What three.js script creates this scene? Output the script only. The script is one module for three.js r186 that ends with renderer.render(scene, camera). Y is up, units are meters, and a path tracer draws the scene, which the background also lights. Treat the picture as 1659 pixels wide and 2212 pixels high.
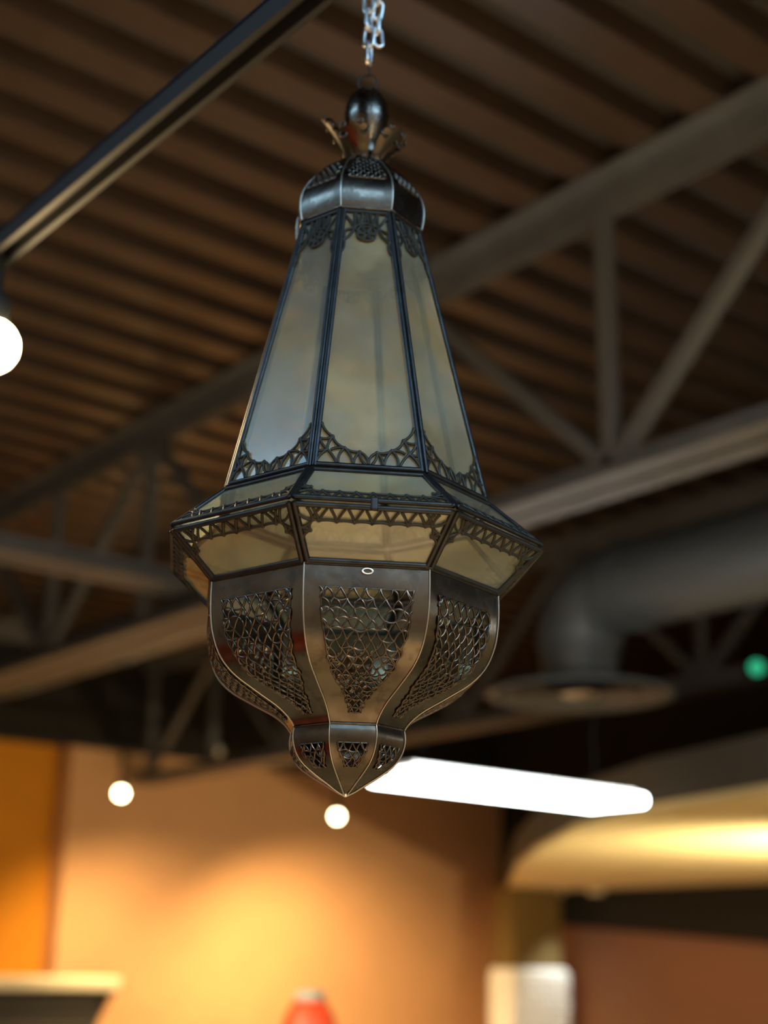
import * as THREE from 'three';
import { RoundedBoxGeometry } from 'three/addons/geometries/RoundedBoxGeometry.js';
import { mergeGeometries } from 'three/addons/utils/BufferGeometryUtils.js';
import { RectAreaLightUniformsLib } from 'three/addons/lights/RectAreaLightUniformsLib.js';

// ---------------------------------------------------------------- camera, sky, exposure
// World axes follow the building: x runs along the roof ribs, -z along the trusses, y is up, the floor is y = 0.
const EYE = 1.6, D2R = Math.PI / 180;
const scene = new THREE.Scene();
const renderer = new THREE.WebGLRenderer();
renderer.toneMapping = THREE.LinearToneMapping;
renderer.toneMappingExposure = 1.35;
renderer.shadowMap.enabled = true;
RectAreaLightUniformsLib.init();
const camera = new THREE.PerspectiveCamera(39.66, 1659 / 2212, 0.05, 60);
camera.position.set(0, EYE, 0);
camera.rotation.order = 'YXZ';
camera.rotation.set(17.807 * D2R, -39 * D2R, 0.993 * D2R);
camera.focus = 1.535;
camera.userData.fStop = 2.2;
scene.background = new THREE.Color(0.30, 0.62, 1.0);
scene.backgroundIntensity = 1.0;
const SKY_BLUE = new THREE.Color(0.36, 0.68, 1.0), SKY_NITS = 12;
const WARM = 0xffd596, WARM_GLOW = 0xfff0b8, COOL = 0xf1f7f2;
const LAMP_GLOW = 22, SPOT_POWER = 26, BULB_POWER = 1, DOWN_POWER = 44, FIXTURE_NITS = 26, TORCH_POWER = 27;

// ---------------------------------------------------------------- helpers
const W = (u, h, v) => new THREE.Vector3(v, EYE + h, -u);
let seed = 7;
const rnd = () => { seed = (seed + 0x6d2b79f5) | 0; let t = Math.imul(seed ^ (seed >>> 15), 1 | seed); t = (t + Math.imul(t ^ (t >>> 7), 61 | t)) ^ t; return ((t ^ (t >>> 14)) >>> 0) / 4294967296; };
const lerp = (a, b, t) => a + (b - a) * t, clamp = (x, a, b) => Math.min(b, Math.max(a, x));
const used = new Map();
function numbered(name) { const n = used.get(name) ?? 0; used.set(name, n + 1); return n ? name + '_' + String(n).padStart(3, '0') : name; }
function tag(o, label, category, group) { o.userData.label = label; o.userData.category = category; if (group) o.userData.group = group; return o; }
function thing(name, label, category, pos, group) { const o = new THREE.Group(); o.name = numbered(name); o.position.copy(pos); scene.add(o); return tag(o, label, category, group); }
function mesh(name, geo, mat, parent) {
  const m = new THREE.Mesh(geo, mat); m.castShadow = m.receiveShadow = true;
  m.name = parent ? name : numbered(name); (parent ?? scene).add(m); return m;
}
function struct(name, geo, mat) { const m = mesh(name, geo, mat); m.userData.kind = 'structure'; return m; }
const merge = (list) => mergeGeometries(list.map((g) => (g.index ? g.toNonIndexed() : g)));
function bx(w, h, d, x = 0, y = 0, z = 0, r = 0) { const g = r ? new RoundedBoxGeometry(w, h, d, 2, r) : new THREE.BoxGeometry(w, h, d); return g.translate(x, y, z); }
const box2 = (u0, u1, h0, h1, v0, v1) => bx(v1 - v0, h1 - h0, u1 - u0, (v0 + v1) / 2, EYE + (h0 + h1) / 2, -(u0 + u1) / 2);
function cyl(r0, r1, h, seg, x = 0, y = 0, z = 0) { return new THREE.CylinderGeometry(r0, r1, h, seg).translate(x, y, z); }
function lathe(pts, seg = 32) { return new THREE.LatheGeometry(pts.map(([r, y]) => new THREE.Vector2(r, y)), seg); }

// A tube through points, its section an ellipse: rn along the surface normal, rb across it. normals: one vector for all or one per point.
function tube(points, normals, rn, rb = rn, sides = 6, caps = true) {
  const n = points.length, pos = [], nor = [], uv = [], idx = [], T = new THREE.Vector3(), B = new THREE.Vector3(), N = new THREE.Vector3(), q = new THREE.Vector3();
  let len = 0;
  for (let i = 0; i < n; i++) {
    T.subVectors(points[Math.min(n - 1, i + 1)], points[Math.max(0, i - 1)]).normalize();
    N.copy(Array.isArray(normals) ? normals[i] : normals);
    B.crossVectors(T, N).normalize(); N.crossVectors(B, T).normalize();
    if (i) len += points[i].distanceTo(points[i - 1]);
    for (let k = 0; k <= sides; k++) {
      const a = (k / sides) * 2 * Math.PI, c = Math.cos(a), s = Math.sin(a);
      q.copy(points[i]).addScaledVector(N, c * rn).addScaledVector(B, s * rb); pos.push(q.x, q.y, q.z);
      q.set(0, 0, 0).addScaledVector(N, c / rn).addScaledVector(B, s / rb).normalize(); nor.push(q.x, q.y, q.z);
      uv.push(len, (k / sides) * 6.28 * rn);
    }
  }
  const m = sides + 1;
  for (let i = 0; i < n - 1; i++) for (let k = 0; k < sides; k++) { const a = i * m + k, b = a + 1, c = a + m, d = c + 1; idx.push(a, b, c, b, d, c); }
  if (caps) for (const [i, flip] of [[0, 1], [n - 1, 0]]) for (let k = 1; k < sides - 1; k++) { const a = i * m, b = a + k, c = b + 1; flip ? idx.push(a, c, b) : idx.push(a, b, c); }
  const g = new THREE.BufferGeometry();
  g.setAttribute('position', new THREE.Float32BufferAttribute(pos, 3));
  g.setAttribute('normal', new THREE.Float32BufferAttribute(nor, 3));
  g.setAttribute('uv', new THREE.Float32BufferAttribute(uv, 2));
  g.setIndex(idx);
  return g;
}
const V3 = (x, y, z = 0) => new THREE.Vector3(x, y, z);
function arc2(a, b, bulge, n = 5) { // plane curve from a to b, bulging to the left of its direction
  const out = [], dx = b[0] - a[0], dy = b[1] - a[1];
  for (let i = 0; i <= n; i++) { const t = i / n, k = 4 * t * (1 - t) * bulge; out.push([a[0] + dx * t - dy * k, a[1] + dy * t + dx * k]); }
  return out;
}

// ---------------------------------------------------------------- textures: tileable noise on a square of pixels
function noise2(size, cells, s) {
  const r0 = seed; seed = s; const g = new Float32Array(cells * cells).map(() => rnd()); seed = r0;
  const out = new Float32Array(size * size), f = (t) => t * t * (3 - 2 * t);
  for (let y = 0; y < size; y++) for (let x = 0; x < size; x++) {
    const px = (x / size) * cells, py = (y / size) * cells, ix = Math.floor(px), iy = Math.floor(py), fx = f(px - ix), fy = f(py - iy);
    const a = g[(iy % cells) * cells + (ix % cells)], b = g[(iy % cells) * cells + ((ix + 1) % cells)], c = g[((iy + 1) % cells) * cells + (ix % cells)], d = g[((iy + 1) % cells) * cells + ((ix + 1) % cells)];
    out[y * size + x] = lerp(lerp(a, b, fx), lerp(c, d, fx), fy);
  }
  return out;
}
function fbm(size, base, oct, s) { const out = new Float32Array(size * size); let amp = 0.5, tot = 0; for (let o = 0; o < oct; o++) { const n = noise2(size, base << o, s + o * 31); for (let i = 0; i < out.length; i++) out[i] += amp * n[i]; tot += amp; amp *= 0.5; } return out.map((x) => x / tot); }
function tex(size, fn, srgb, repeat = 1) {
  const d = new Uint8Array(size * size * 4);
  for (let i = 0; i < size * size; i++) { const c = fn(i, i % size, Math.floor(i / size)); d[i * 4] = clamp(c[0], 0, 1) * 255; d[i * 4 + 1] = clamp(c[1], 0, 1) * 255; d[i * 4 + 2] = clamp(c[2], 0, 1) * 255; d[i * 4 + 3] = 255; }
  const t = new THREE.DataTexture(d, size, size); t.wrapS = t.wrapT = THREE.RepeatWrapping; t.magFilter = THREE.LinearFilter; t.minFilter = THREE.LinearMipmapLinearFilter;
  if (srgb) t.colorSpace = THREE.SRGBColorSpace; t.repeat.set(repeat, repeat); t.needsUpdate = true; return t;
}
const nA = fbm(512, 4, 6, 11), nB = fbm(512, 16, 4, 77), nC = fbm(512, 3, 5, 140);
const sm = (a, b, x) => { const t = clamp((x - a) / (b - a), 0, 1); return t * t * (3 - 2 * t); };
const grey = (v) => [v, v, v];
const mottle = (lo, hi) => tex(512, (i) => grey(lerp(lo, hi, 0.5 * nA[i] + 0.5 * nB[i])), true);
const wallMap = mottle(0.9, 1.0), steelMap = mottle(0.72, 1.0);
const metalTone = tex(512, (i) => { const p = sm(0.42, 0.66, nA[i]), q = sm(0.55, 0.7, nB[i]); return [lerp(1, 0.8, p) - 0.1 * q, lerp(0.99, 0.78, p) - 0.1 * q, lerp(0.97, 0.76, p) - 0.1 * q]; }, true, 5);
const metalRough = tex(512, (i) => grey(lerp(0.3, 0.55, 0.5 * sm(0.35, 0.65, nA[i]) + 0.5 * sm(0.4, 0.7, nB[i]))), false, 5);
const metalBump = tex(512, (i) => grey(0.6 * nC[i] + 0.4 * nB[i]), false, 7);
const glassThrough = tex(512, (i) => { const film = sm(0.3, 0.7, nC[i]), fine = nB[i], spot = sm(0.62, 0.74, nA[i]); return grey(clamp(0.98 - 0.07 * film - 0.04 * fine - 0.04 * spot, 0, 1)); }, false, 4);
const glassTone = tex(512, (i) => { const f = sm(0.35, 0.7, nA[i]); return [lerp(0.93, 1, f), lerp(0.95, 0.97, f), lerp(0.95, 0.86, f)]; }, true, 4);
const plasterBump = tex(512, (i) => grey(0.5 * nA[i] + 0.5 * nB[i]), false, 1);

// ---------------------------------------------------------------- materials
const S = (o) => new THREE.MeshStandardMaterial({ side: THREE.DoubleSide, ...o });
const P = (o) => new THREE.MeshPhysicalMaterial({ side: THREE.DoubleSide, ...o });
const M = {
  bronze: S({ color: 0x58524c, metalness: 1, roughness: 0.6, roughnessMap: metalRough, map: metalTone, bumpMap: metalBump, bumpScale: 0.00025 }),
  lead: S({ color: 0x303133, metalness: 0.85, roughness: 0.42, map: metalTone }),
  wire: S({ color: 0x3a3732, metalness: 0.8, roughness: 0.55, map: metalTone }),
  edge: S({ color: 0x99938a, metalness: 1, roughness: 0.35 }),
  glass: P({ color: 0xeae4cc, map: glassTone, roughness: 0.2, metalness: 0, transmission: 0.92, transmissionMap: glassThrough, thickness: 0, ior: 1.5, clearcoat: 1, clearcoatRoughness: 0.05 }),
  clearGlass: P({ color: 0xeeecd0, roughness: 0.14, metalness: 0, transmission: 0.97, transmissionMap: glassThrough, thickness: 0, ior: 1.5, clearcoat: 1, clearcoatRoughness: 0.05 }),
  chrome: S({ color: 0xd8dadb, metalness: 1, roughness: 0.28 }),
  black: S({ color: 0x08090c, roughness: 0.75 }),
  deck: S({ color: 0x423329, roughness: 0.42, metalness: 0, map: steelMap }),
  truss: S({ color: 0x686a6d, roughness: 0.55, metalness: 0.1, map: steelMap }),
  duct: S({ color: 0x676f77, roughness: 0.5, metalness: 0.3, map: steelMap }),
  roof: S({ color: 0x3a3633, roughness: 0.9 }),
  orange: S({ color: 0xd6a678, roughness: 0.85, map: wallMap, bumpMap: plasterBump, bumpScale: 0.002 }),
  ochre: S({ color: 0xd28a12, roughness: 0.85, map: wallMap, bumpMap: plasterBump, bumpScale: 0.002 }),
  brown: S({ color: 0x946a54, roughness: 0.8, map: wallMap }),
  fascia: S({ color: 0x4a4844, roughness: 0.9 }),
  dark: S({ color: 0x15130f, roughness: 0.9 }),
  coral: S({ color: 0xd9582e, roughness: 0.85, map: wallMap }),
  peach: S({ color: 0xe3b48a, roughness: 0.85, map: wallMap }),
  cream: S({ color: 0xe6d7a4, roughness: 0.85, map: wallMap }),
  floor: S({ color: 0xc6a878, roughness: 0.6, map: steelMap }),
  white: S({ color: 0xf2f3f0, roughness: 0.6 }),
  stone: S({ color: 0xe9ebe8, roughness: 0.8 }),
  olive: S({ color: 0x75602f, roughness: 0.8, map: wallMap }),
  red: S({ color: 0xf0481e, roughness: 0.5 }),
  greyCap: S({ color: 0x9aa093, roughness: 0.6 }),
  pale: S({ color: 0xded6b8, roughness: 0.6 }),
  charcoal: S({ color: 0x3d3b34, roughness: 0.7 }),
  opal: S({ color: 0xdfe6ea, roughness: 0.4, emissive: SKY_BLUE, emissiveIntensity: 6 }),
  glow: S({ color: 0x000000, emissive: WARM_GLOW, emissiveIntensity: LAMP_GLOW }),
  tubeGlow: S({ color: 0x000000, emissive: COOL, emissiveIntensity: 14 }),
  downGlow: S({ color: 0x888888, emissive: COOL, emissiveIntensity: 0.5 }),
  greenGlow: S({ color: 0x0a2a1c, emissive: 0x3fe0a0, emissiveIntensity: 0.5 }),
};

// ---------------------------------------------------------------- the room
const DECK = 2.32, RIB = 0.232, U0 = -3, U1 = 10, V0 = -3, V1 = 9.6, ADDED_SKYLIGHTS = [{ u0: 1.2, u1: 3.3, v0: -2.3, v1: -1.2 }, { u0: -2.8, u1: -1.0, v0: -0.9, v1: 2.7 }];
struct('floor', box2(U0, U1 + 0.4, -EYE - 0.2, -EYE, V0, V1), M.floor);
function deckGeo(u0, u1, v0, v1) { // a trapezoid-ribbed steel sheet: wide flats with narrower flutes pressed upwards
  const pts = [], a = 0.062, b = 0.044, rise = 0.075, first = Math.ceil((u0 - 2.006) / RIB), last = Math.floor((u1 - 2.006) / RIB);
  pts.push([u0, 0]);
  for (let k = first; k <= last; k++) { const c = 2.006 + k * RIB; for (const [d, y] of [[-a, 0], [-b, rise], [b, rise], [a, 0]]) if (c + d > u0 && c + d < u1) pts.push([c + d, y]); }
  pts.push([u1, 0]);
  const pos = [], uv = [], idx = [];
  for (let i = 0; i < pts.length - 1; i++) {
    const o = pos.length / 3;
    for (const [u, y] of [pts[i], pts[i + 1]]) for (const v of [v0, v1]) { pos.push(v, EYE + DECK + y, -u); uv.push(v * 0.7, u * 0.7); }
    idx.push(o, o + 1, o + 2, o + 1, o + 3, o + 2);
  }
  const g = new THREE.BufferGeometry(); g.setAttribute('position', new THREE.Float32BufferAttribute(pos, 3)); g.setAttribute('uv', new THREE.Float32BufferAttribute(uv, 2)); g.setIndex(idx); g.computeVertexNormals(); return g;
}
const [SA, SB] = ADDED_SKYLIGHTS, holes = [[U0, U1, V0, SA.v0], [U0, SA.u0, SA.v0, SA.v1], [SA.u1, U1, SA.v0, SA.v1], [U0, U1, SA.v1, SB.v0], [U0, SB.u0, SB.v0, SB.v1], [SB.u1, U1, SB.v0, SB.v1], [U0, U1, SB.v1, V1]];
struct('ceiling', merge(holes.map((q) => deckGeo(...q))), M.deck);
struct('trim_1', merge(holes.map(([a, b, c, d]) => box2(a, b, DECK + 0.07, DECK + 0.25, c, d))), M.roof);
ADDED_SKYLIGHTS.forEach((SK, n) => { // unseen skylight added for blue light: kerb, glazing bars, glowing panes
  const k = [box2(SK.u0 - 0.06, SK.u1 + 0.06, DECK - 0.02, DECK + 0.3, SK.v0 - 0.06, SK.v0), box2(SK.u0 - 0.06, SK.u1 + 0.06, DECK - 0.02, DECK + 0.3, SK.v1, SK.v1 + 0.06), box2(SK.u0 - 0.06, SK.u0, DECK - 0.02, DECK + 0.3, SK.v0, SK.v1), box2(SK.u1, SK.u1 + 0.06, DECK - 0.02, DECK + 0.3, SK.v0, SK.v1)];
  for (let i = 1; i < 5; i++) { const u = lerp(SK.u0, SK.u1, i / 5); k.push(box2(u - 0.02, u + 0.02, DECK + 0.2, DECK + 0.27, SK.v0, SK.v1)); }
  const w = struct('window_' + (n + 1), merge(k), M.dark);
  for (let i = 0; i < 5; i++) { const a = lerp(SK.u0, SK.u1, i / 5) + 0.02, b = lerp(SK.u0, SK.u1, (i + 1) / 5) - 0.02; mesh('pane', new THREE.PlaneGeometry(SK.v1 - SK.v0, b - a).rotateX(Math.PI / 2).translate((SK.v0 + SK.v1) / 2, EYE + DECK + 0.24, -(a + b) / 2), M.opal, w); }
  const l = new THREE.RectAreaLight(SKY_BLUE, SKY_NITS, SK.v1 - SK.v0, SK.u1 - SK.u0); l.position.set((SK.v0 + SK.v1) / 2, EYE + DECK + 0.19, -(SK.u0 + SK.u1) / 2); l.lookAt(l.position.x, 0, l.position.z); l.name = 'added_skylight_light'; scene.add(l);
});
// far wall: warm orange with a black band above, an ochre bay on the left set a little deeper
struct('wall_back', box2(U1, U1 + 0.2, -EYE, 1.6, 5.06, V1), M.orange);
struct('wall_back_ochre', box2(U1 + 0.2, U1 + 0.4, -EYE, 1.6, V0, 5.06), M.ochre);
struct('wall_back_upper', merge([box2(U1, U1 + 0.2, 1.6, DECK + 0.07, V0, V1), box2(U1 + 0.2, U1 + 0.4, 1.6, DECK + 0.07, V0, V1)]), M.dark);
struct('wall_right', box2(2.4, U1 + 0.4, -EYE, 0.69, V1, V1 + 0.2), M.brown);
struct('wall_right_upper', box2(2.4, U1 + 0.4, 0.69, DECK + 0.07, V1, V1 + 0.2), M.dark);
struct('wall_right_cream', box2(U0, 2.4, -EYE, DECK + 0.07, V1, V1 + 0.2), M.cream);
struct('wall_left', box2(U0, U1 + 0.4, -EYE, DECK + 0.07, V0 - 0.2, V0), M.peach);
struct('wall_front', box2(U0 - 0.2, U0, -EYE, DECK + 0.07, V0 - 0.2, V1 + 0.2), M.peach);
// lower ceiling over the right-hand bay, with a wedge-shaped black shade band on the wall under it
{
  const plan = new THREE.Shape([[2.4, 9.6], [2.4, 4.6], [3.4, 4.7], [4.2, 4.95], [5.08, 5.4], [6.1, 6.15], [7.24, 7.1], [8.6, 8.35], [9.95, 9.6]].map(([u, v]) => new THREE.Vector2(v, u)));
  const slab = (h, d) => new THREE.ExtrudeGeometry(plan, { depth: d, bevelEnabled: false }).rotateX(-Math.PI / 2).translate(0, EYE + h, 0);
  struct('trim_2', slab(0.68, 0.03), M.cream); struct('trim_4', slab(0.71, 0.2), M.fascia);
}
{
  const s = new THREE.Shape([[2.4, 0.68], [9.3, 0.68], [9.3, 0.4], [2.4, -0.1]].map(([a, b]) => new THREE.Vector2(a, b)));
  struct('shade_wedge_3', new THREE.ExtrudeGeometry(s, { depth: 0.12, bevelEnabled: false }).rotateY(Math.PI / 2).translate(V1 - 0.12, EYE, 0), M.dark);  // dark wedge standing in for shadow on the wall
}

// ---------------------------------------------------------------- roof trusses
const PANEL = 1.81, NODE = 2.62;
function angleBar(len, a, t, flip) { // an L section along -z, its corner at the origin, legs along x and y
  const s = new THREE.Shape([[0, 0], [a, 0], [a, t], [t, t], [t, a], [0, a]].map(([x, y]) => new THREE.Vector2(x * flip[0], y * flip[1])));
  return new THREE.ExtrudeGeometry(s, { depth: len, bevelEnabled: false }).translate(0, 0, -len);
}
function makeTruss(v, label) {
  const t = thing('roof_truss', label, 'roof truss', W(-3, 0, v), 'steel roof trusses'), L = 13, at = (u, h) => V3(0, h, -(u + 3));
  const top = [], bottom = [];
  for (const s of [-1, 1]) {
    top.push(angleBar(L, 0.1, 0.012, [s, -1]).translate(s * 0.012, DECK, 0));
    bottom.push(angleBar(L, 0.085, 0.012, [s, 1]).translate(s * 0.012, 1.345, 0));
  }
  mesh('top_chord', merge(top), M.truss, t); mesh('bottom_chord', merge(bottom), M.truss, t);
  const web = (u0, h0, u1, h1) => {
    const a = at(u0, h0), b = at(u1, h1), d = b.clone().sub(a), g = bx(0.05, d.length(), 0.05, 0, 0, 0, 0.008);
    g.applyQuaternion(new THREE.Quaternion().setFromUnitVectors(V3(0, 1, 0), d.clone().normalize())); const c = a.clone().lerp(b, 0.5); g.translate(c.x, c.y, c.z); mesh('web', g, M.truss, t);
  };
  for (let k = -3; k < 5; k++) {
    const u = NODE + PANEL * k, m = u + PANEL / 2, B = 1.4, T = DECK - 0.06;
    if (u > -2.9 && u < 9.9) web(u, B, u, T);
    if (m > -2.9 && m < 9.9) web(m, B, m, T);
    if (u > -2.9 && m < 9.95) web(u, B, m, T);
    if (m > -2.9 && u + PANEL < 9.95) web(m, T, u + PANEL, B);
  }
  return t;
}
makeTruss(2.976, 'nearest steel roof truss, its lower bar passing behind the hanging lantern');
makeTruss(5.66, 'second steel roof truss, seen small behind the round air duct');
const brace = mesh('bridging_bar', merge([angleBar(5.9, 0.085, 0.012, [1, 1]), angleBar(5.9, 0.085, 0.012, [-1, 1]).translate(-0.03, 0, 0)]).rotateY(-Math.PI / 2).translate(-2.98, EYE + 1.44, -4.85), M.truss);
tag(brace, 'brown steel bracing bar running across to the lower bar of the nearest truss', 'brace');

// ---------------------------------------------------------------- air ducts
{
  const t = thing('air_duct', 'large round grey air duct with an elbow dropping to a round ceiling diffuser', 'air duct', W(4.0, 1.08, 4.3));
  const r = 0.18, h = 0.42; // duct axis above the diffuser
  mesh('straight_duct', new THREE.CylinderGeometry(r, r, 6.7, 40, 1, true).rotateX(Math.PI / 2).translate(0, h, 0.24 + 3.35), M.duct, t);
  for (let i = 0; i < 5; i++) mesh('joint_band', new THREE.CylinderGeometry(r + 0.012, r + 0.012, 0.05, 40).rotateX(Math.PI / 2).translate(0, h, 0.3 + i * 1.3), M.duct, t);
  const el = [], en = []; for (let i = 0; i <= 14; i++) { const a = (i / 14) * Math.PI / 2; el.push(V3(0, h - 0.22 + 0.22 * Math.cos(a), 0.24 - 0.24 * Math.sin(a))); en.push(V3(1, 0, 0)); }
  mesh('elbow', tube(el, en, r, r, 32, false), M.duct, t);
  mesh('drop_duct', new THREE.CylinderGeometry(0.17, 0.15, 0.16, 40, 1, true).translate(0, 0.13, 0), M.duct, t);
  const dif = mesh('diffuser', lathe([[0.14, 0.06], [0.25, 0.055], [0.385, 0.02], [0.39, 0.005], [0.38, 0], [0.33, 0.012], [0.33, 0.03]], 48), M.duct, t);
  for (const [ra, rb] of [[0.31, 0.25], [0.23, 0.17], [0.15, 0.1]]) mesh('louvre_ring', lathe([[ra, 0.002], [rb, 0.028], [rb - 0.004, 0.03], [ra - 0.006, 0.006], [ra, 0.002]], 48), M.duct, dif);
  mesh('centre_cone', lathe([[0.001, 0], [0.075, 0.004], [0.08, 0.012], [0.05, 0.03], [0.001, 0.03]], 32), M.chrome, dif);
  for (const z of [1.2, 4.4]) mesh('hanger', bx(0.02, DECK - 1.08 - h - r, 0.004, 0, h + r + (DECK - 1.08 - h - r) / 2, z), M.duct, t);
  const s = thing('air_duct', 'smaller straight grey air duct high up beyond the nearest truss, at the left', 'air duct', W(6.2, 1.97, 4.3));
  mesh('straight_duct', new THREE.CylinderGeometry(0.15, 0.15, 3.6, 32).rotateX(Math.PI / 2).translate(0, 0, -1.85), M.duct, s);
  for (const z of [-0.3, -1.7, -3.1]) mesh('joint_band', new THREE.CylinderGeometry(0.16, 0.16, 0.04, 32).rotateX(Math.PI / 2).translate(0, 0, z), M.duct, s);
  for (const z of [-0.9, -2.7]) mesh('hanger', bx(0.02, DECK - 1.97 - 0.14, 0.004, 0, 0.14 + (DECK - 1.97 - 0.14) / 2, z), M.duct, s);
}

// ---------------------------------------------------------------- lighting tracks and their globe lamps
function track(name, label, from, to, rods) {
  const t = thing(name, label, 'light track', from), d = to.clone().sub(from), L = d.length(), alongX = Math.abs(d.x) > Math.abs(d.z);
  const turn = (g) => (alongX ? g.rotateY(-Math.PI / 2) : g);
  mesh('rail', turn(merge([bx(0.044, 0.014, L, 0, 0.015, -L / 2, 0.004), bx(0.011, 0.04, L, -0.0165, 0, -L / 2, 0.003), bx(0.011, 0.04, L, 0.0165, 0, -L / 2, 0.003)])), M.black, t);
  for (const q of rods) mesh('rod', turn(cyl(0.006, 0.006, EYE + DECK - from.y + 0.02, 10, 0, (EYE + DECK - from.y + 0.06) / 2, -q)), M.black, t);
  return t;
}
track('light_track', 'black track rail crossing the ceiling at the upper left, nearest the camera', W(-0.8, 1.2, 0.887), W(4.7, 1.2, 0.887), [0.4, 1.6, 3.5, 5.3]);
track('light_track', 'dark track rail along the top of the orange far wall', W(8.5, 1.37, -2.6), W(8.5, 1.37, 7.6), [0.5, 4.5, 8.2, 9.6]);
const globe = new THREE.SphereGeometry(0.036, 24, 16);
function trackLamp(pos, drop, label, group, aim, power, cone, size = 1, hue = WARM) {
  const t = thing('globe_lamp', label, 'lamp', pos, group);
  mesh('stem', cyl(0.011, 0.011, drop - 0.045, 12, 0, 0.075 + (drop - 0.045) / 2, 0), M.black, t);
  mesh('socket', lathe([[0.001, 0.1], [0.02, 0.098], [0.026, 0.085], [0.026, 0.045], [0.02, 0.03], [0.001, 0.03]], 24), M.black, t);
  mesh('bulb', globe, M.glow, t).scale.setScalar(size);
  let l;
  if (aim) { l = new THREE.SpotLight(hue, power, 0, cone, 0.9, 2); l.target.position.copy(aim); scene.add(l.target); l.target.name = 'lamp_aim'; } else l = new THREE.PointLight(WARM, power, 0, 2);
  l.position.copy(pos); l.castShadow = true; l.name = 'lamp_light'; l.shadow.radius = 1.5; scene.add(l);
}
trackLamp(W(2.186, 1.015, 0.887), 0.145, 'bright globe lamp cut off by the left edge, hanging from the nearest track', null, null, BULB_POWER, 0, 1.35);
for (const [u, what, aim] of [[0.1, 'just above the camera', W(0.4, -EYE, 0.6)], [-0.6, 'behind the camera', W(-0.4, -EYE, 0.6)], [4.4, 'beyond the left edge', W(5, -0.5, 3.6)]]) trackLamp(W(u, 1.03, 0.887), 0.15, 'added unseen globe lamp on the nearest track, ' + what, null, aim, DOWN_POWER, u > 4 ? 0.6 : 0.95, 1, 0xffe4b8);  // extra lamps added out of view, for warm floor light and the bottle
trackLamp(W(8.5, 1.075, 4.68), 0.275, 'left one of the two small bright globe lamps before the orange wall', 'globe lamps before the orange wall', W(9.9, -1.3, 5.9), SPOT_POWER, 0.92);
trackLamp(W(8.5, 1.062, 6.486), 0.288, 'right one of the two small bright globe lamps, just under the lantern tip', 'globe lamps before the orange wall', W(9.9, -1.3, 7.5), SPOT_POWER, 1.0);
trackLamp(W(8.5, 1.075, 2.9), 0.275, 'added unseen globe lamp before the ochre wall, left of the frame', null, W(9.7, -1.4, 4.0), SPOT_POWER, 0.62);  // added outside the view to light the ochre wall

// ---------------------------------------------------------------- fluorescent fixtures
function fixture(u, h, v, len, turn, label) {
  const t = thing('fluorescent_fixture', label, 'light fixture', W(u, h, v)); t.rotation.y = turn;
  mesh('housing', bx(len * 0.99, 0.016, 0.16, 0, 0.045, 0, 0.004), M.white, t);
  mesh('diffuser_lens', bx(len, 0.04, 0.25, 0, 0.018, 0, 0.016), M.tubeGlow, t);
  for (const x of [-0.38, 0.38]) mesh('hanging_wire', cyl(0.0015, 0.0015, DECK - h - 0.05, 6, x * len, 0.05 + (DECK - h - 0.05) / 2, 0), M.black, t);
  const l = new THREE.RectAreaLight(COOL, FIXTURE_NITS, turn ? 0.25 : len, turn ? len : 0.25); l.position.copy(W(u, h - 0.01, v)); l.lookAt(l.position.x, 0, l.position.z); l.name = 'fixture_light'; scene.add(l);
}
fixture(3.12, 0.5, 3.05, 0.95, 0, 'long glowing white fluorescent fixture to the right of the lantern tip');
fixture(-0.6, 1.35, 8.2, 2.4, Math.PI / 2, 'added long fluorescent fixture, unseen beyond the right edge, before the cream wall');  // added out of view, for pale light on the right side of the lantern
// ---------------------------------------------------------------- unseen uplighter, added outside the frame to light the lower ceiling
{
  const t = thing('added_uplighter', 'added tall uplighter floor lamp, unseen beyond the right edge, lighting the low cream ceiling', 'floor lamp', W(4.0, -EYE, 6.7));
  mesh('base', lathe([[0.001, 0], [0.16, 0], [0.165, 0.012], [0.15, 0.025], [0.02, 0.04], [0.001, 0.04]], 32), M.black, t);
  mesh('pole', cyl(0.012, 0.012, 1.36, 12, 0, 0.71, 0), M.black, t);
  mesh('bowl', lathe([[0.02, 1.38], [0.1, 1.41], [0.16, 1.44], [0.165, 1.44], [0.1, 1.402], [0.02, 1.37]], 32), M.black, t);
  mesh('bulb', new THREE.SphereGeometry(0.04, 20, 12).translate(0, 1.46, 0), M.glow, t);
  const l = new THREE.SpotLight(0xffe6b4, TORCH_POWER, 0, 1.25, 0.8, 2); l.position.copy(W(4.0, -0.13, 6.7)); l.target.position.copy(W(4.5, 0.68, 6.8)); l.castShadow = true; l.name = 'added_uplighter_light'; l.target.name = 'added_uplighter_aim'; scene.add(l, l.target);
}
for (const [u, label] of [[9.1, 'further of the two small pale downlights at the edge of the low cream ceiling'], [8.62, 'nearer of the two small pale downlights at the edge of the low cream ceiling']]) {
  const t = thing('recessed_downlight', label, 'light', W(u, 0.68, 9.4), 'pale downlights in the low ceiling');
  mesh('trim_ring', lathe([[0.045, 0], [0.07, -0.008], [0.075, -0.03], [0.06, -0.045], [0.045, -0.02]], 24), M.pale, t);
  mesh('reflector', lathe([[0.045, 0], [0.03, -0.012], [0.001, -0.012]], 24), M.downGlow, t);
if (u < 9) { const l = new THREE.SpotLight(COOL, 3.2, 0, 0.5, 0.8, 2); l.position.copy(W(u, 0.63, 9.4)); l.target.position.copy(W(8.95, -0.45, 9.05)); l.castShadow = true; l.name = 'pillar_fill_light'; l.target.name = 'pillar_fill_aim'; scene.add(l, l.target); }  // extra spot added to brighten the white pillar cladding
}
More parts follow.
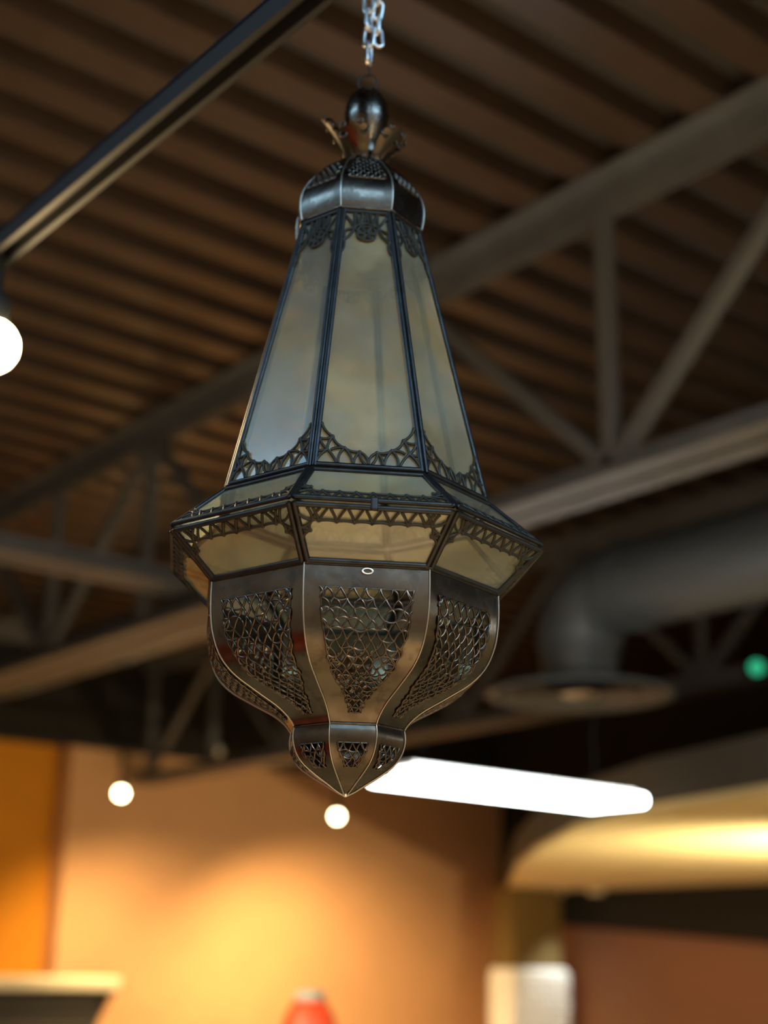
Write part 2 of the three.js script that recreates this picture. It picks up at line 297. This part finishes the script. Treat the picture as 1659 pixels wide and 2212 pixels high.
{
  const t = thing('exit_indicator', 'small green glowing indicator lamp on the second truss at the right edge', 'indicator light', W(4.03, 1.345, 5.54));
  mesh('housing', bx(0.1, 0.06, 0.06, 0, 0.03, 0, 0.01), M.dark, t);
  mesh('lens', lathe([[0.001, 0.035], [0.025, 0.03], [0.035, 0.01], [0.035, 0]], 24).rotateX(Math.PI / 2).rotateY(-0.7).translate(-0.03, 0.03, 0.03), M.greenGlow, t);
}
{
  const t = thing('unlit_spotlight', 'small pale blue-grey dome on the black band above the orange wall', 'camera dome', W(10, 1.69, 6.33));
  mesh('mount', cyl(0.05, 0.05, 0.04, 24).rotateX(Math.PI / 2).translate(0, 0, 0.02), M.greyCap, t);
  mesh('dome', new THREE.SphereGeometry(0.055, 24, 16).translate(0, -0.005, 0.06), M.chrome, t);
}

// ---------------------------------------------------------------- things low in the frame
{
  const t = thing('pillar', 'square olive-brown pillar with white pebbled cladding on its lower part', 'pillar', W(9.1, -EYE, 9.05));
  mesh('core', bx(0.58, EYE + 0.68, 0.24, 0, (EYE + 0.68) / 2, 0, 0.01), M.olive, t);
  const c = mesh('cladding', bx(0.66, 1.62, 0.3, 0, 0.81, 0, 0.03), M.stone, t), list = [];
  for (let j = 0; j < 26; j++) for (let i = 0; i < 12; i++) {
    const g = new THREE.IcosahedronGeometry(0.028 + 0.008 * rnd(), 1); g.scale(1, 0.85, 0.55); g.translate(-0.313 + i * 0.057 + 0.02 * (rnd() - 0.5), 0.05 + j * 0.06 + 0.02 * (rnd() - 0.5), 0.15); list.push(g);
    if (i < 5) { const q = new THREE.IcosahedronGeometry(0.028 + 0.008 * rnd(), 1); q.scale(0.55, 0.85, 1); q.translate(-0.33, 0.05 + j * 0.06, -0.114 + i * 0.057 + 0.02 * (rnd() - 0.5)); list.push(q); }
  }
  mesh('pebbles', merge(list), M.stone, c).userData.kind = 'stuff';
}
{
  const top = -0.135, u = 9.1;
  const t = thing('storage_cabinet', 'dark grey cabinet with a pale overhanging top, low at the left before the ochre wall', 'cabinet', W(u, -EYE, 4.0));
  mesh('worktop', bx(1.96, 0.085, 0.5, 0, EYE + top, 0, 0.015), M.pale, t);
  const b = new THREE.Shape([[-0.9, 0.08], [0.78, 0.08], [0.8, 1.15], [0.95, EYE + top - 0.045], [-0.96, EYE + top - 0.045]].map(([a, c]) => new THREE.Vector2(a, c)));
  mesh('body', new THREE.ExtrudeGeometry(b, { depth: 0.4, bevelEnabled: true, bevelSize: 0.006, bevelThickness: 0.006, bevelSegments: 2 }).translate(0, 0, -0.2), M.charcoal, t);
  mesh('plinth', bx(1.6, 0.1, 0.36, 0, 0.05, 0), M.dark, t);
  for (let i = 0; i < 3; i++) mesh('front_slat', bx(1.7, 0.07, 0.02, -0.02, EYE + top - 0.12 - i * 0.12, 0.215, 0.006), M.charcoal, t);
}
{ // a coral bench added out of the frame, for orange reflections in the bowl
  const t = thing('added_bench', 'added coral upholstered bench, unseen below the picture, left of the lantern', 'bench', W(2.0, -EYE, -0.7));
  mesh('base', bx(0.7, 0.3, 2.0, 0, 0.15, 0, 0.01), M.dark, t); mesh('seat', bx(0.75, 0.16, 2.05, 0, 0.38, 0, 0.05), M.coral, t); mesh('backrest', bx(0.16, 0.7, 2.05, -0.36, 0.78, 0, 0.05), M.coral, t);
}
{ // a bar counter below the frame carries the red bottle
  const t = thing('bar_counter', 'bar counter just below the lower edge of the picture', 'counter', W(5, -EYE, 3.75));
  mesh('worktop', bx(2.0, 0.05, 0.6, 0, 1.095, 0, 0.01), M.pale, t); mesh('base', bx(1.9, 1.07, 0.5, 0, 0.535, 0, 0.01), M.brown, t);
  const b = thing('red_bottle', 'red bottle with a grey cap at the lower edge before the orange wall', 'bottle', W(5, -EYE + 1.12, 3.7));
  mesh('body', lathe([[0.001, 0], [0.105, 0], [0.115, 0.012], [0.115, 0.24], [0.1, 0.29], [0.072, 0.335], [0.066, 0.345], [0.001, 0.345]], 40), M.red, b);
  mesh('cap', lathe([[0.001, 0.345], [0.06, 0.345], [0.064, 0.352], [0.06, 0.382], [0.05, 0.388], [0.001, 0.388]], 32), M.greyCap, b);
}

// ---------------------------------------------------------------- the hanging lantern
const C8 = Math.cos(Math.PI / 8), S8 = Math.sin(Math.PI / 8), FIRST = 7.5; // eight faces; the first looks 7.5 degrees to the right of the camera
const LX = -0.0374, LZ = -1.6, TURN = -39 * D2R;
const lampPos = new THREE.Vector3(LX, 0, LZ).applyAxisAngle(V3(0, 1, 0), TURN);
const lantern = thing('hanging_lantern', 'eight-sided pierced metal and glass lantern hanging on a chain in the middle', 'lantern', V3(lampPos.x, EYE + 0.18, lampPos.z));
lantern.rotation.y = TURN;
const LB = 0.18; // lantern heights below are above the eye, its base lies at 0.18
const faceAngle = (k) => (FIRST + 45 * k) * D2R;
// ---- flat panels (tower, skirt, belt): frame of four rods, a dusty pane, a wire lattice
function flatPanel(name, rb, hb, rt, ht, lattice, rod, glass = M.glass) {
  const ab = rb * C8, at = rt * C8, L = Math.hypot(ht - hb, at - ab), wb = rb * S8, wt = rt * S8, phi = Math.atan2(at - ab, ht - hb), half = (y) => lerp(wb, wt, y / L), Z = V3(0, 0, 1);
  const q = rod * 0.98, fr = [], in_ = (y, sx) => V3(sx * (half(y) - q / Math.cos(Math.atan2(wb - wt, L))), y, 0);
  for (const s of [-1, 1]) fr.push(tube([in_(0.001, s), in_(L * 0.5, s), in_(L - 0.001, s)], Z, rod * 0.85, rod * 0.95, 10));
  for (const y of [q, L - q]) fr.push(tube([V3(-half(y) + q, y), V3(0, y), V3(half(y) - q, y)], Z, rod * 0.85, rod * 0.95, 10));
  const frame = merge(fr);
  const ps = new THREE.Shape([[-wb + q, q], [wb - q, q], [wt - q, L - q], [-wt + q, L - q]].map(([x, y]) => new THREE.Vector2(x, y)));
  const pane = new THREE.ShapeGeometry(ps).translate(0, 0, -rod * 0.3);
  const wires = lattice ? lattice(half, L) : null;
  for (let k = 0; k < 8; k++) {
    const p = mesh(name, frame, M.lead, lantern), a = faceAngle(k); p.rotation.order = 'YXZ'; p.rotation.set(phi, a, 0); p.position.set(Math.sin(a) * ab, hb - LB, Math.cos(a) * ab);
    const gp = pane.clone(), uv = gp.attributes.uv; for (let i = 0; i < uv.count; i++) uv.setXY(i, uv.getX(i) + k * 0.13, uv.getY(i) + k * 0.21);
    mesh('glass_pane', gp, glass, p);
    if (wires) mesh('filigree', wires, M.wire, p);
  }
  return { L, half };
}
const ZN = V3(0, 0, 1);
const strand = (pts, r = 0.0017, z = 0.0012) => tube(pts.map(([x, y]) => V3(x, y, z)), ZN, r * 0.85, r, 6);
const knob = (x, y, r = 0.0024, z = 0.0015) => new THREE.SphereGeometry(r, 8, 6).scale(1, 1, 0.7).translate(x, y, z);
const mirrored = (segs) => segs.flatMap((g) => { const m = g.clone().applyMatrix4(new THREE.Matrix4().makeScale(-1, 1, 1)); const ix = m.index; if (ix) for (let i = 0; i < ix.count; i += 3) { const t = ix.getX(i); ix.setX(i, ix.getX(i + 1)); ix.setX(i + 1, t); } return [g, m]; });
const mm = (x, y) => [x / 1000, y / 1000];
function towerLattice(half, L) {
  const out = [], A = (a, b, bulge = 0, n = 5) => out.push(strand(arc2(a, b, bulge, n))), y0 = 6;
  const h = (x, y) => mm(x, y + y0);
  const K = [h(9.5, 15), h(26, 19), h(39, 33), h(51, 49)];
  A(h(0.5, 0), K[0], 0.18); A(K[0], K[1], -0.12); A(K[1], K[2], -0.14); A(K[2], K[3], -0.1);
  A(K[0], h(4, 0), 0.1); A(K[0], h(16, 0), 0.1); A(K[1], h(17, 0), -0.08); A(K[1], h(33, 0), 0.12); A(K[1], h(41, 16), 0.1);
  A(K[2], h(45, 16), 0.08); A(h(45, 16), h(35, 0), -0.05); A(h(53, 29), h(45, 16), 0.08); A(h(45, 16), h(57, 1), 0.06); A(K[2], h(53, 30), -0.12); A(h(57, 14), h(45, 16), 0.05);
  for (const k of K) out.push(knob(...k));
  // upper fringe under the dome: zigzag, a petal rosette in the middle, longer ends beside the bars
  const B = (x, y) => [x / 1000, L - y / 1000];
  const e = (y) => half(L - y / 1000) * 1000 - 6;
  A(B(0, 22), B(9, 25), -0.06); A(B(9, 25), B(15, 30), 0.06); A(B(15, 30), B(e(52) - 1, 50), -0.1); A(B(e(52) - 1, 50), B(e(68), 68), -0.1);
  A(B(9, 25), B(5, 7), 0.04); A(B(9, 25), B(13, 7), 0.04); A(B(15, 30), B(14, 7), 0.04); A(B(15, 30), B(e(12), 12), 0.05); A(B(15, 30), B(e(36), 36), 0); A(B(e(52) - 1, 50), B(e(38), 34), 0.05); A(B(3, 22), B(0.5, 7), 0.04);
  for (let k = 0; k < 3; k++) { const q = (k * 60 - 60) * D2R, c = Math.cos(q), n = Math.sin(q); A(B(c * 1.5, 38 - n * 1.5), B(c * 10.5, 38 - n * 10.5), 0.12); A(B(c * 1.5, 38 - n * 1.5), B(c * 10.5, 38 - n * 10.5), -0.12); }
  A(B(0, 27.5), B(10.5, 36), 0.3, 8); A(B(10.5, 36), B(0, 49), 0.3, 8); A(B(10.5, 38), B(15, 30), 0.1);
  out.push(knob(...B(9, 25)), knob(...B(15, 30)), knob(...B(e(52) - 1, 50)));
  return merge(mirrored(out));
}
function rimLattice(depth, corner, fromTop, pitch) { // zigzag with a scalloped lower line along one edge, and taller cells in the two corners
  return (half, L) => {
    const out = [], Y = (y) => (fromTop ? L - 0.006 - y : 0.006 + y), A = (a, b, bulge = 0) => out.push(strand(arc2([a[0], Y(a[1])], [b[0], Y(b[1])], fromTop ? -bulge : bulge)));
    const xe = half(Y(depth)) - 0.005, n = Math.floor((xe - 0.012) / pitch), kx = Array.from({ length: n + 1 }, (_, i) => i * pitch);
    const cx = xe - 0.013;
    for (let i = 0; i <= n; i++) {
      const k = [kx[i], depth];
      A(k, [kx[i] + pitch * 0.42, 0], -0.03); if (i) A(k, [kx[i] - pitch * 0.42, 0], 0.03);
      if (i < n) A(k, [kx[i + 1], depth], -0.07);
      out.push(knob(k[0], Y(k[1])));
    }
    const last = [kx[n], depth], c1 = [cx, depth * 0.98];
    A(last, c1, -0.12); A(c1, [cx - 0.007, 0], 0.08); A(c1, [cx + 0.007, 0], -0.08); A(c1, [half(Y(depth * 0.6)) - 0.005, depth * 0.55], 0.1);
    const c2 = [cx + 0.001, lerp(depth, corner, 0.55)], e2 = half(Y(corner)) - 0.004;
    A(c1, [e2 + 0.004, lerp(depth, corner, 0.45)], 0.1); A(c1, c2, -0.15); A(c2, [e2, lerp(depth, corner, 0.3)], 0.1); A(c2, [e2, corner], -0.15); A(c2, [e2, corner * 0.75], 0.05);
    out.push(knob(c1[0], Y(c1[1])), knob(c2[0], Y(c2[1])));
    return merge(mirrored(out));
  };
}
const tower = flatPanel('tower_panel', 0.1625, 0.514, 0.0785, 0.875, towerLattice, 0.0034);
flatPanel('skirt_panel', 0.2265, 0.458, 0.1645, 0.512, rimLattice(0.0115, 0.027, false, 0.0176), 0.0032);
flatPanel('belt_panel', 0.1725, 0.4035, 0.226, 0.4545, rimLattice(0.0145, 0.036, true, 0.0186), 0.0033, M.clearGlass);
// ---- curved pierced panels (bowl, tip, dome): a sheet with an opening filled by a woven lattice
function curvedPanel(name, profile, rows, t0, t1, field, cell, wireR, variants, wild = 1) {
  const curve = new THREE.CatmullRomCurve3(profile.map(([h, r]) => V3(r, h - LB, 0)), false, 'centripetal'), len = curve.getLength();
  curve.arcLengthDivisions = 400; curve.updateArcLengths();
  const at = (s, t, lift = 0) => {
    const p = curve.getPointAt(clamp(t, 0, 1)), d = curve.getTangentAt(clamp(t, 0, 1)), n = V3(0, -d.x * C8, d.y); if (n.z < 0 || (Math.abs(n.z) < 1e-6 && n.y > 0)) n.negate(); n.normalize();
    return { p: V3(p.x * S8 * s, p.y, p.x * C8).addScaledVector(n, lift), n, half: p.x * S8 };
  };
  const sheetPos = [], sheetNor = [], sheetUv = [], sheetIdx = [];
  const strip = (ta, tb, nr, sa, sb, nc) => {
    for (const lift of [0, -0.0009]) {
      const o = sheetPos.length / 3;
      for (let i = 0; i <= nr; i++) for (let j = 0; j <= nc; j++) {
        const t = lerp(ta, tb, i / nr), a = sa(t), b = sb(t), s = lerp(a, b, j / nc), q = at(s, t, lift);
        sheetPos.push(q.p.x, q.p.y, q.p.z); const k = lift ? -1 : 1; sheetNor.push(q.n.x * k, q.n.y * k, q.n.z * k); sheetUv.push(s * q.half, t * len);
      }
      for (let i = 0; i < nr; i++) for (let j = 0; j < nc; j++) { const a = o + i * (nc + 1) + j, b = a + 1, c = a + nc + 1, d = c + 1; lift ? sheetIdx.push(a, b, c, b, d, c) : sheetIdx.push(a, c, b, b, c, d); }
    }
  };
  const one = () => 1, mone = () => -1;
  if (t0 > 0) strip(0, t0, Math.max(2, Math.round(rows * t0)), mone, one, 4);
  strip(t0, t1, rows, mone, (t) => -field(t), 2); strip(t0, t1, rows, field, one, 2);
  if (t1 < 1) strip(t1, 1, Math.max(3, Math.round(rows * (1 - t1))), mone, one, 4);
  const sheet = new THREE.BufferGeometry();
  sheet.setAttribute('position', new THREE.Float32BufferAttribute(sheetPos, 3)); sheet.setAttribute('normal', new THREE.Float32BufferAttribute(sheetNor, 3)); sheet.setAttribute('uv', new THREE.Float32BufferAttribute(sheetUv, 2)); sheet.setIndex(sheetIdx);
  // lattice: staggered nodes in metres, joined by bowed strands
  const [cw0, ch, fine] = cell, nrow = Math.max(2, Math.round(((t1 - t0) * len) / ch / (1 - fine / 2))), grade = (t) => 1 - fine * (t - t0) / (t1 - t0);
  const rowT = (j) => { const q = j / nrow; return lerp(t0, t1, (q * (2 - fine * q)) / (2 - fine)); };
  const build = (gap) => {
    const geos = [], nodes = [];
    for (let j = 0; j <= nrow; j++) {
      const t = rowT(j), cw = cw0 * grade(t), hw = field(t) * at(0, t).half + 0.0012, row = [];
      for (let i = -16; i <= 16; i++) { const x = (i + (j % 2) * 0.5) * cw; if (Math.abs(x) < hw) row.push([x + (rnd() - 0.5) * wild * cw * 0.16, t + (j > 0 && j < nrow ? (rnd() - 0.5) * wild * 0.16 * ((t1 - t0) / nrow) : 0)]); }
      row.unshift([-hw, t]); row.push([hw, t]); nodes.push(row);
    }
    const join = (a, b, bow, n = 6) => {
      if (gap && Math.hypot((a[0] + b[0]) / 2 - gap[0], ((a[1] + b[1]) / 2 - gap[1]) * len) < gap[2]) return;
      const pts = [], nor = [];
      for (let i = 0; i <= n; i++) {
        const k = i / n, w = 4 * k * (1 - k) * bow, dx = b[0] - a[0], dt = (b[1] - a[1]) * len, x = a[0] + dx * k - dt * w, t = a[1] + (dt * k + dx * w) / len, q = at(0, t);
        const r = at(clamp(x / q.half, -1, 1), t, 0.0004 + 0.0007 * Math.sin(k * Math.PI)); pts.push(r.p); nor.push(r.n);
      }
      const wr = wireR * lerp(1, grade(a[1]), 0.6); geos.push(tube(pts, nor, wr, wr * 0.95, 6));
    };
    for (let j = 0; j < nrow; j++) {
      const a = nodes[j], b = nodes[j + 1], cw = cw0 * grade(rowT(j + 0.5));
      for (const p of a) for (const q of b) if (Math.abs(p[0] - q[0]) < cw * 0.74 && Math.abs(p[0] - q[0]) > cw * 0.12) join(p, q, (rnd() - 0.5) * 0.4 * wild);
      if (j) for (let i = 0; i < a.length - 1; i++) if (a[i + 1][0] - a[i][0] < cw * 1.3 && rnd() < 0.5 * wild) join(a[i], a[i + 1], (rnd() < 0.5 ? 1 : -1) * 0.14);
    }
    for (const s of [-1, 1]) { const pts = [], nor = []; for (let i = 0; i <= 16; i++) { const t = lerp(t0, t1, i / 16), q = at(s * field(t), t, 0.0003); pts.push(q.p); nor.push(q.n); } geos.push(tube(pts, nor, wireR * 0.75, wireR * 0.75, 6)); }
    for (const t of [t0, t1]) { const pts = [], nor = []; for (let i = 0; i <= 6; i++) { const q = at(lerp(-field(t), field(t), i / 6), t, 0.0003); pts.push(q.p); nor.push(q.n); } geos.push(tube(pts, nor, wireR * 0.75, wireR * 0.75, 6)); }
    return merge(geos);
  };
  const kinds = variants.map(build);
  // raised seam along the right-hand corner of a face
  const sp = [], sn = []; for (let i = 0; i <= 30; i++) { const q = at(1, i / 30), o = V3(S8, 0, C8); sp.push(q.p.clone().addScaledVector(q.n, 0.0004)); sn.push(o.lerp(q.n, 0.6).normalize()); }
  const seam = tube(sp, sn, 0.0011, 0.0009, 8);
  for (let k = 0; k < 8; k++) {
    const p = mesh(name, sheet, M.bronze, lantern); p.rotation.y = faceAngle(k);
    mesh('filigree', kinds[k === 7 ? kinds.length - 1 : k % Math.max(1, kinds.length - 1)], M.bronze, p);
    mesh('seam', seam, M.edge, p);
  }
  return at;
}
curvedPanel('bowl_panel', [[0.4035, 0.1735], [0.386, 0.1738], [0.367, 0.173], [0.345, 0.1695], [0.322, 0.16], [0.305, 0.144], [0.288, 0.115], [0.272, 0.0855], [0.261, 0.0722], [0.2525, 0.066]], 30, 0.125, 0.93,
  (t) => 0.73 - 0.12 * sm(0.125, 0.6, t) - 0.42 * sm(0.55, 0.95, t), [0.0140, 0.0112, 0.42], 0.0014, [null, null, [-0.008, 0.47, 0.009]]);
curvedPanel('tip_panel', [[0.2525, 0.066], [0.245, 0.0672], [0.236, 0.0668], [0.224, 0.0625], [0.214, 0.0545], [0.204, 0.0405], [0.194, 0.0235], [0.1865, 0.011], [0.182, 0.002]], 18, 0.2, 0.5,
  (t) => 0.62 - 0.3 * sm(0.25, 0.5, t), [0.0095, 0.0085, 0.2], 0.0012, [null, null]);
curvedPanel('dome_panel', [[0.981, 0.026], [0.974, 0.032], [0.966, 0.043], [0.957, 0.0535], [0.945, 0.0635], [0.932, 0.0735], [0.918, 0.0805], [0.904, 0.0833], [0.89, 0.0828], [0.8765, 0.0805]], 24, 0.22, 0.66,
  (t) => 0.5 + 0.22 * sm(0.22, 0.4, t), [0.0084, 0.0062, -0.1], 0.0019, [null, null], 0.15);
mesh('tip_cap', lathe([[0.001, 0], [0.004, 0.0015], [0.005, 0.004], [0.003, 0.007], [0.001, 0.008]], 16), M.chrome, lantern);
// small rings at the seams
const ring8 = (h, r, rr) => { const pts = [], nor = []; for (let k = 0; k < 8; k++) { const a0 = faceAngle(k) - 22.5 * D2R, a1 = a0 + 45 * D2R; for (let i = 0; i < 4; i++) { const t = i / 4, x = lerp(Math.sin(a0), Math.sin(a1), t) * r, z = lerp(Math.cos(a0), Math.cos(a1), t) * r; pts.push(V3(x, h - LB, z)); nor.push(V3(x, 0, z).normalize()); } } pts.push(pts[0].clone()); nor.push(nor[0].clone()); return tube(pts, nor, rr, rr, 8, false); };
mesh('bowl_rim', ring8(0.4035, 0.1735, 0.0022), M.lead, lantern);
mesh('neck_ring', ring8(0.2525, 0.0662, 0.0016), M.bronze, lantern);
mesh('collar_ring', ring8(0.8765, 0.0805, 0.002), M.bronze, lantern);
{ // small bent clips: one on the bowl rim, one on the belt rail
  for (const k of [0]) {
    const a = faceAngle(k), r1 = 0.1735 * C8 + 0.001, g = new THREE.TorusGeometry(0.0042, 0.0012, 8, 20).scale(1.3, 0.7, 1).translate(0, 0.397 - LB, r1), c = mesh('clip', g, M.chrome, lantern); c.rotation.y = a;
    const g2 = bx(0.008, 0.014, 0.006, 0, 0.456 - LB, 0.2265 * C8 - 0.001, 0.002), d = mesh('clip', g2, M.lead, lantern); d.rotation.y = a;
  }
}
// inner lamp holder under the dome
mesh('lamp_holder', lathe([[0.001, 0.824 - LB], [0.03, 0.826 - LB], [0.055, 0.83 - LB], [0.069, 0.836 - LB], [0.0745, 0.846 - LB], [0.071, 0.872 - LB], [0.066, 0.885 - LB], [0.03, 0.91 - LB], [0.001, 0.915 - LB]], 40), M.wire, lantern);
// finial: a crown of flaring scalloped petals round an egg-shaped bulb
{
  const f = new THREE.Group(); f.name = 'finial'; f.position.set(0.006, 0, 0); lantern.add(f);
  mesh('finial_bulb', lathe([[0.0005, 1.0935], [0.009, 1.092], [0.0175, 1.087], [0.0235, 1.0785], [0.0272, 1.067], [0.0288, 1.054], [0.0278, 1.04], [0.0235, 1.024], [0.018, 1.01], [0.015, 0.998], [0.0165, 0.986], [0.024, 0.978]].map(([q, y]) => [q, y - LB]), 40), M.bronze, f);
  const petal = (high) => {
    const pos = [], idx = [], nr = 14, nc = 10;
    const P3 = (s, t, lift) => {
      const tt = t * (1 - 0.16 * Math.abs(Math.sin(s * Math.PI * 1.5)) * sm(0.6, 1, t)), w = lerp(0.0095, 0.0185, sm(0, 0.8, tt)) * (1 - 0.25 * sm(0.8, 1, tt)), rad = 0.0235 + 0.036 * Math.pow(tt, 1.5), y = 0.98 - LB + high * tt;
      return V3(s * w, y, rad - lift - 0.006 * s * s);
    };
    for (const lift of [0, 0.0012]) { const o = pos.length / 3; for (let i = 0; i <= nr; i++) for (let j = 0; j <= nc; j++) { const p = P3(-1 + (2 * j) / nc, i / nr, lift); pos.push(p.x, p.y, p.z); } for (let i = 0; i < nr; i++) for (let j = 0; j < nc; j++) { const a = o + i * (nc + 1) + j, b = a + 1, c = a + nc + 1, d = c + 1; lift ? idx.push(a, c, b, b, c, d) : idx.push(a, b, c, b, d, c); } }
    const g = new THREE.BufferGeometry(); g.setAttribute('position', new THREE.Float32BufferAttribute(pos, 3)); g.setAttribute('uv', new THREE.Float32BufferAttribute(new Float32Array((pos.length / 3) * 2), 2)); g.setIndex(idx); g.computeVertexNormals();
    const list = [g];
    for (const s of [-1, 1]) { const p = P3(s * 0.8, 0.72, -0.001); list.push(new THREE.TorusGeometry(0.0048, 0.0016, 8, 16).translate(p.x, p.y, p.z)); const q = P3(s * 0.75, 0.96, -0.001); list.push(new THREE.TorusGeometry(0.0036, 0.0014, 8, 14).translate(q.x, q.y, q.z)); }
    return merge(list);
  };
  [0.07, 0.036, 0.035, 0.05, 0.055].forEach((high, k) => { const p = mesh('petal', petal(high), M.bronze, f); p.rotation.y = (-92 + 72 * k) * D2R; });
  mesh('top_loop', new THREE.TorusGeometry(0.012, 0.0018, 8, 24).translate(0, 1.104 - LB, 0), M.wire, f);
}
// ---------------------------------------------------------------- chain
{
  const top = V3(0.006, 0, 0).applyAxisAngle(V3(0, 1, 0), TURN).add(V3(lampPos.x, EYE + 1.114, lampPos.z));
  const t = thing('hanging_chain', 'silver link chain holding up the lantern from the roof', 'chain', top);
  mesh('hook', tube([V3(0, -0.002, 0), V3(0.003, 0.008, 0), V3(0.001, 0.018, 0), V3(0.0015, 0.03, 0)], ZN, 0.0012, 0.0012, 8), M.wire, t);
  const pts = [], nor = [], R = 0.0066, H = 0.0092; for (let i = 0; i <= 28; i++) { const a = (i / 28) * 2 * Math.PI, c = Math.cos(a), s = Math.sin(a); pts.push(V3(c * R, s * R + Math.sign(s) * H * (Math.abs(s) < 1e-6 ? 0 : 1), 0)); nor.push(ZN); }
  const link = tube(pts, nor, 0.0026, 0.0026, 8, false), pitch = 0.0262, len = DECK - 1.114 - 0.035, n = Math.floor(len / pitch);
  for (let i = 0; i < n; i++) { const m = mesh('link', link, M.chrome, t); m.position.set(0.0015 - 0.006 * Math.min(1, i / 8), 0.036 + i * pitch, 0); m.rotation.set(0, (i % 2) * Math.PI / 2 + 0.5 + 0.15 * Math.sin(i * 2.1), 0.05 * Math.sin(i * 1.7)); }
  mesh('ceiling_hook', tube([V3(-0.004, n * pitch + 0.02, 0), V3(-0.004, DECK - 1.114 + 0.0, 0)], ZN, 0.003, 0.003, 8), M.chrome, t);
  const e = thing('spare_chain', 'short loose end of silver chain beside the hanging chain', 'chain', top.clone().add(V3(0.012, 0.062, 0.004)));
  for (let i = 0; i < 8; i++) { const m = mesh('link', link, M.chrome, e); m.scale.setScalar(0.85); m.position.set(0.0012 * Math.sin(i * 1.3), i * pitch * 0.85, 0.0015 * Math.cos(i * 2)); m.rotation.set(0.1 * Math.sin(i), (i % 2) * Math.PI / 2 - 0.4, 0.1 * Math.cos(i * 1.9)); }
}
renderer.render(scene, camera);
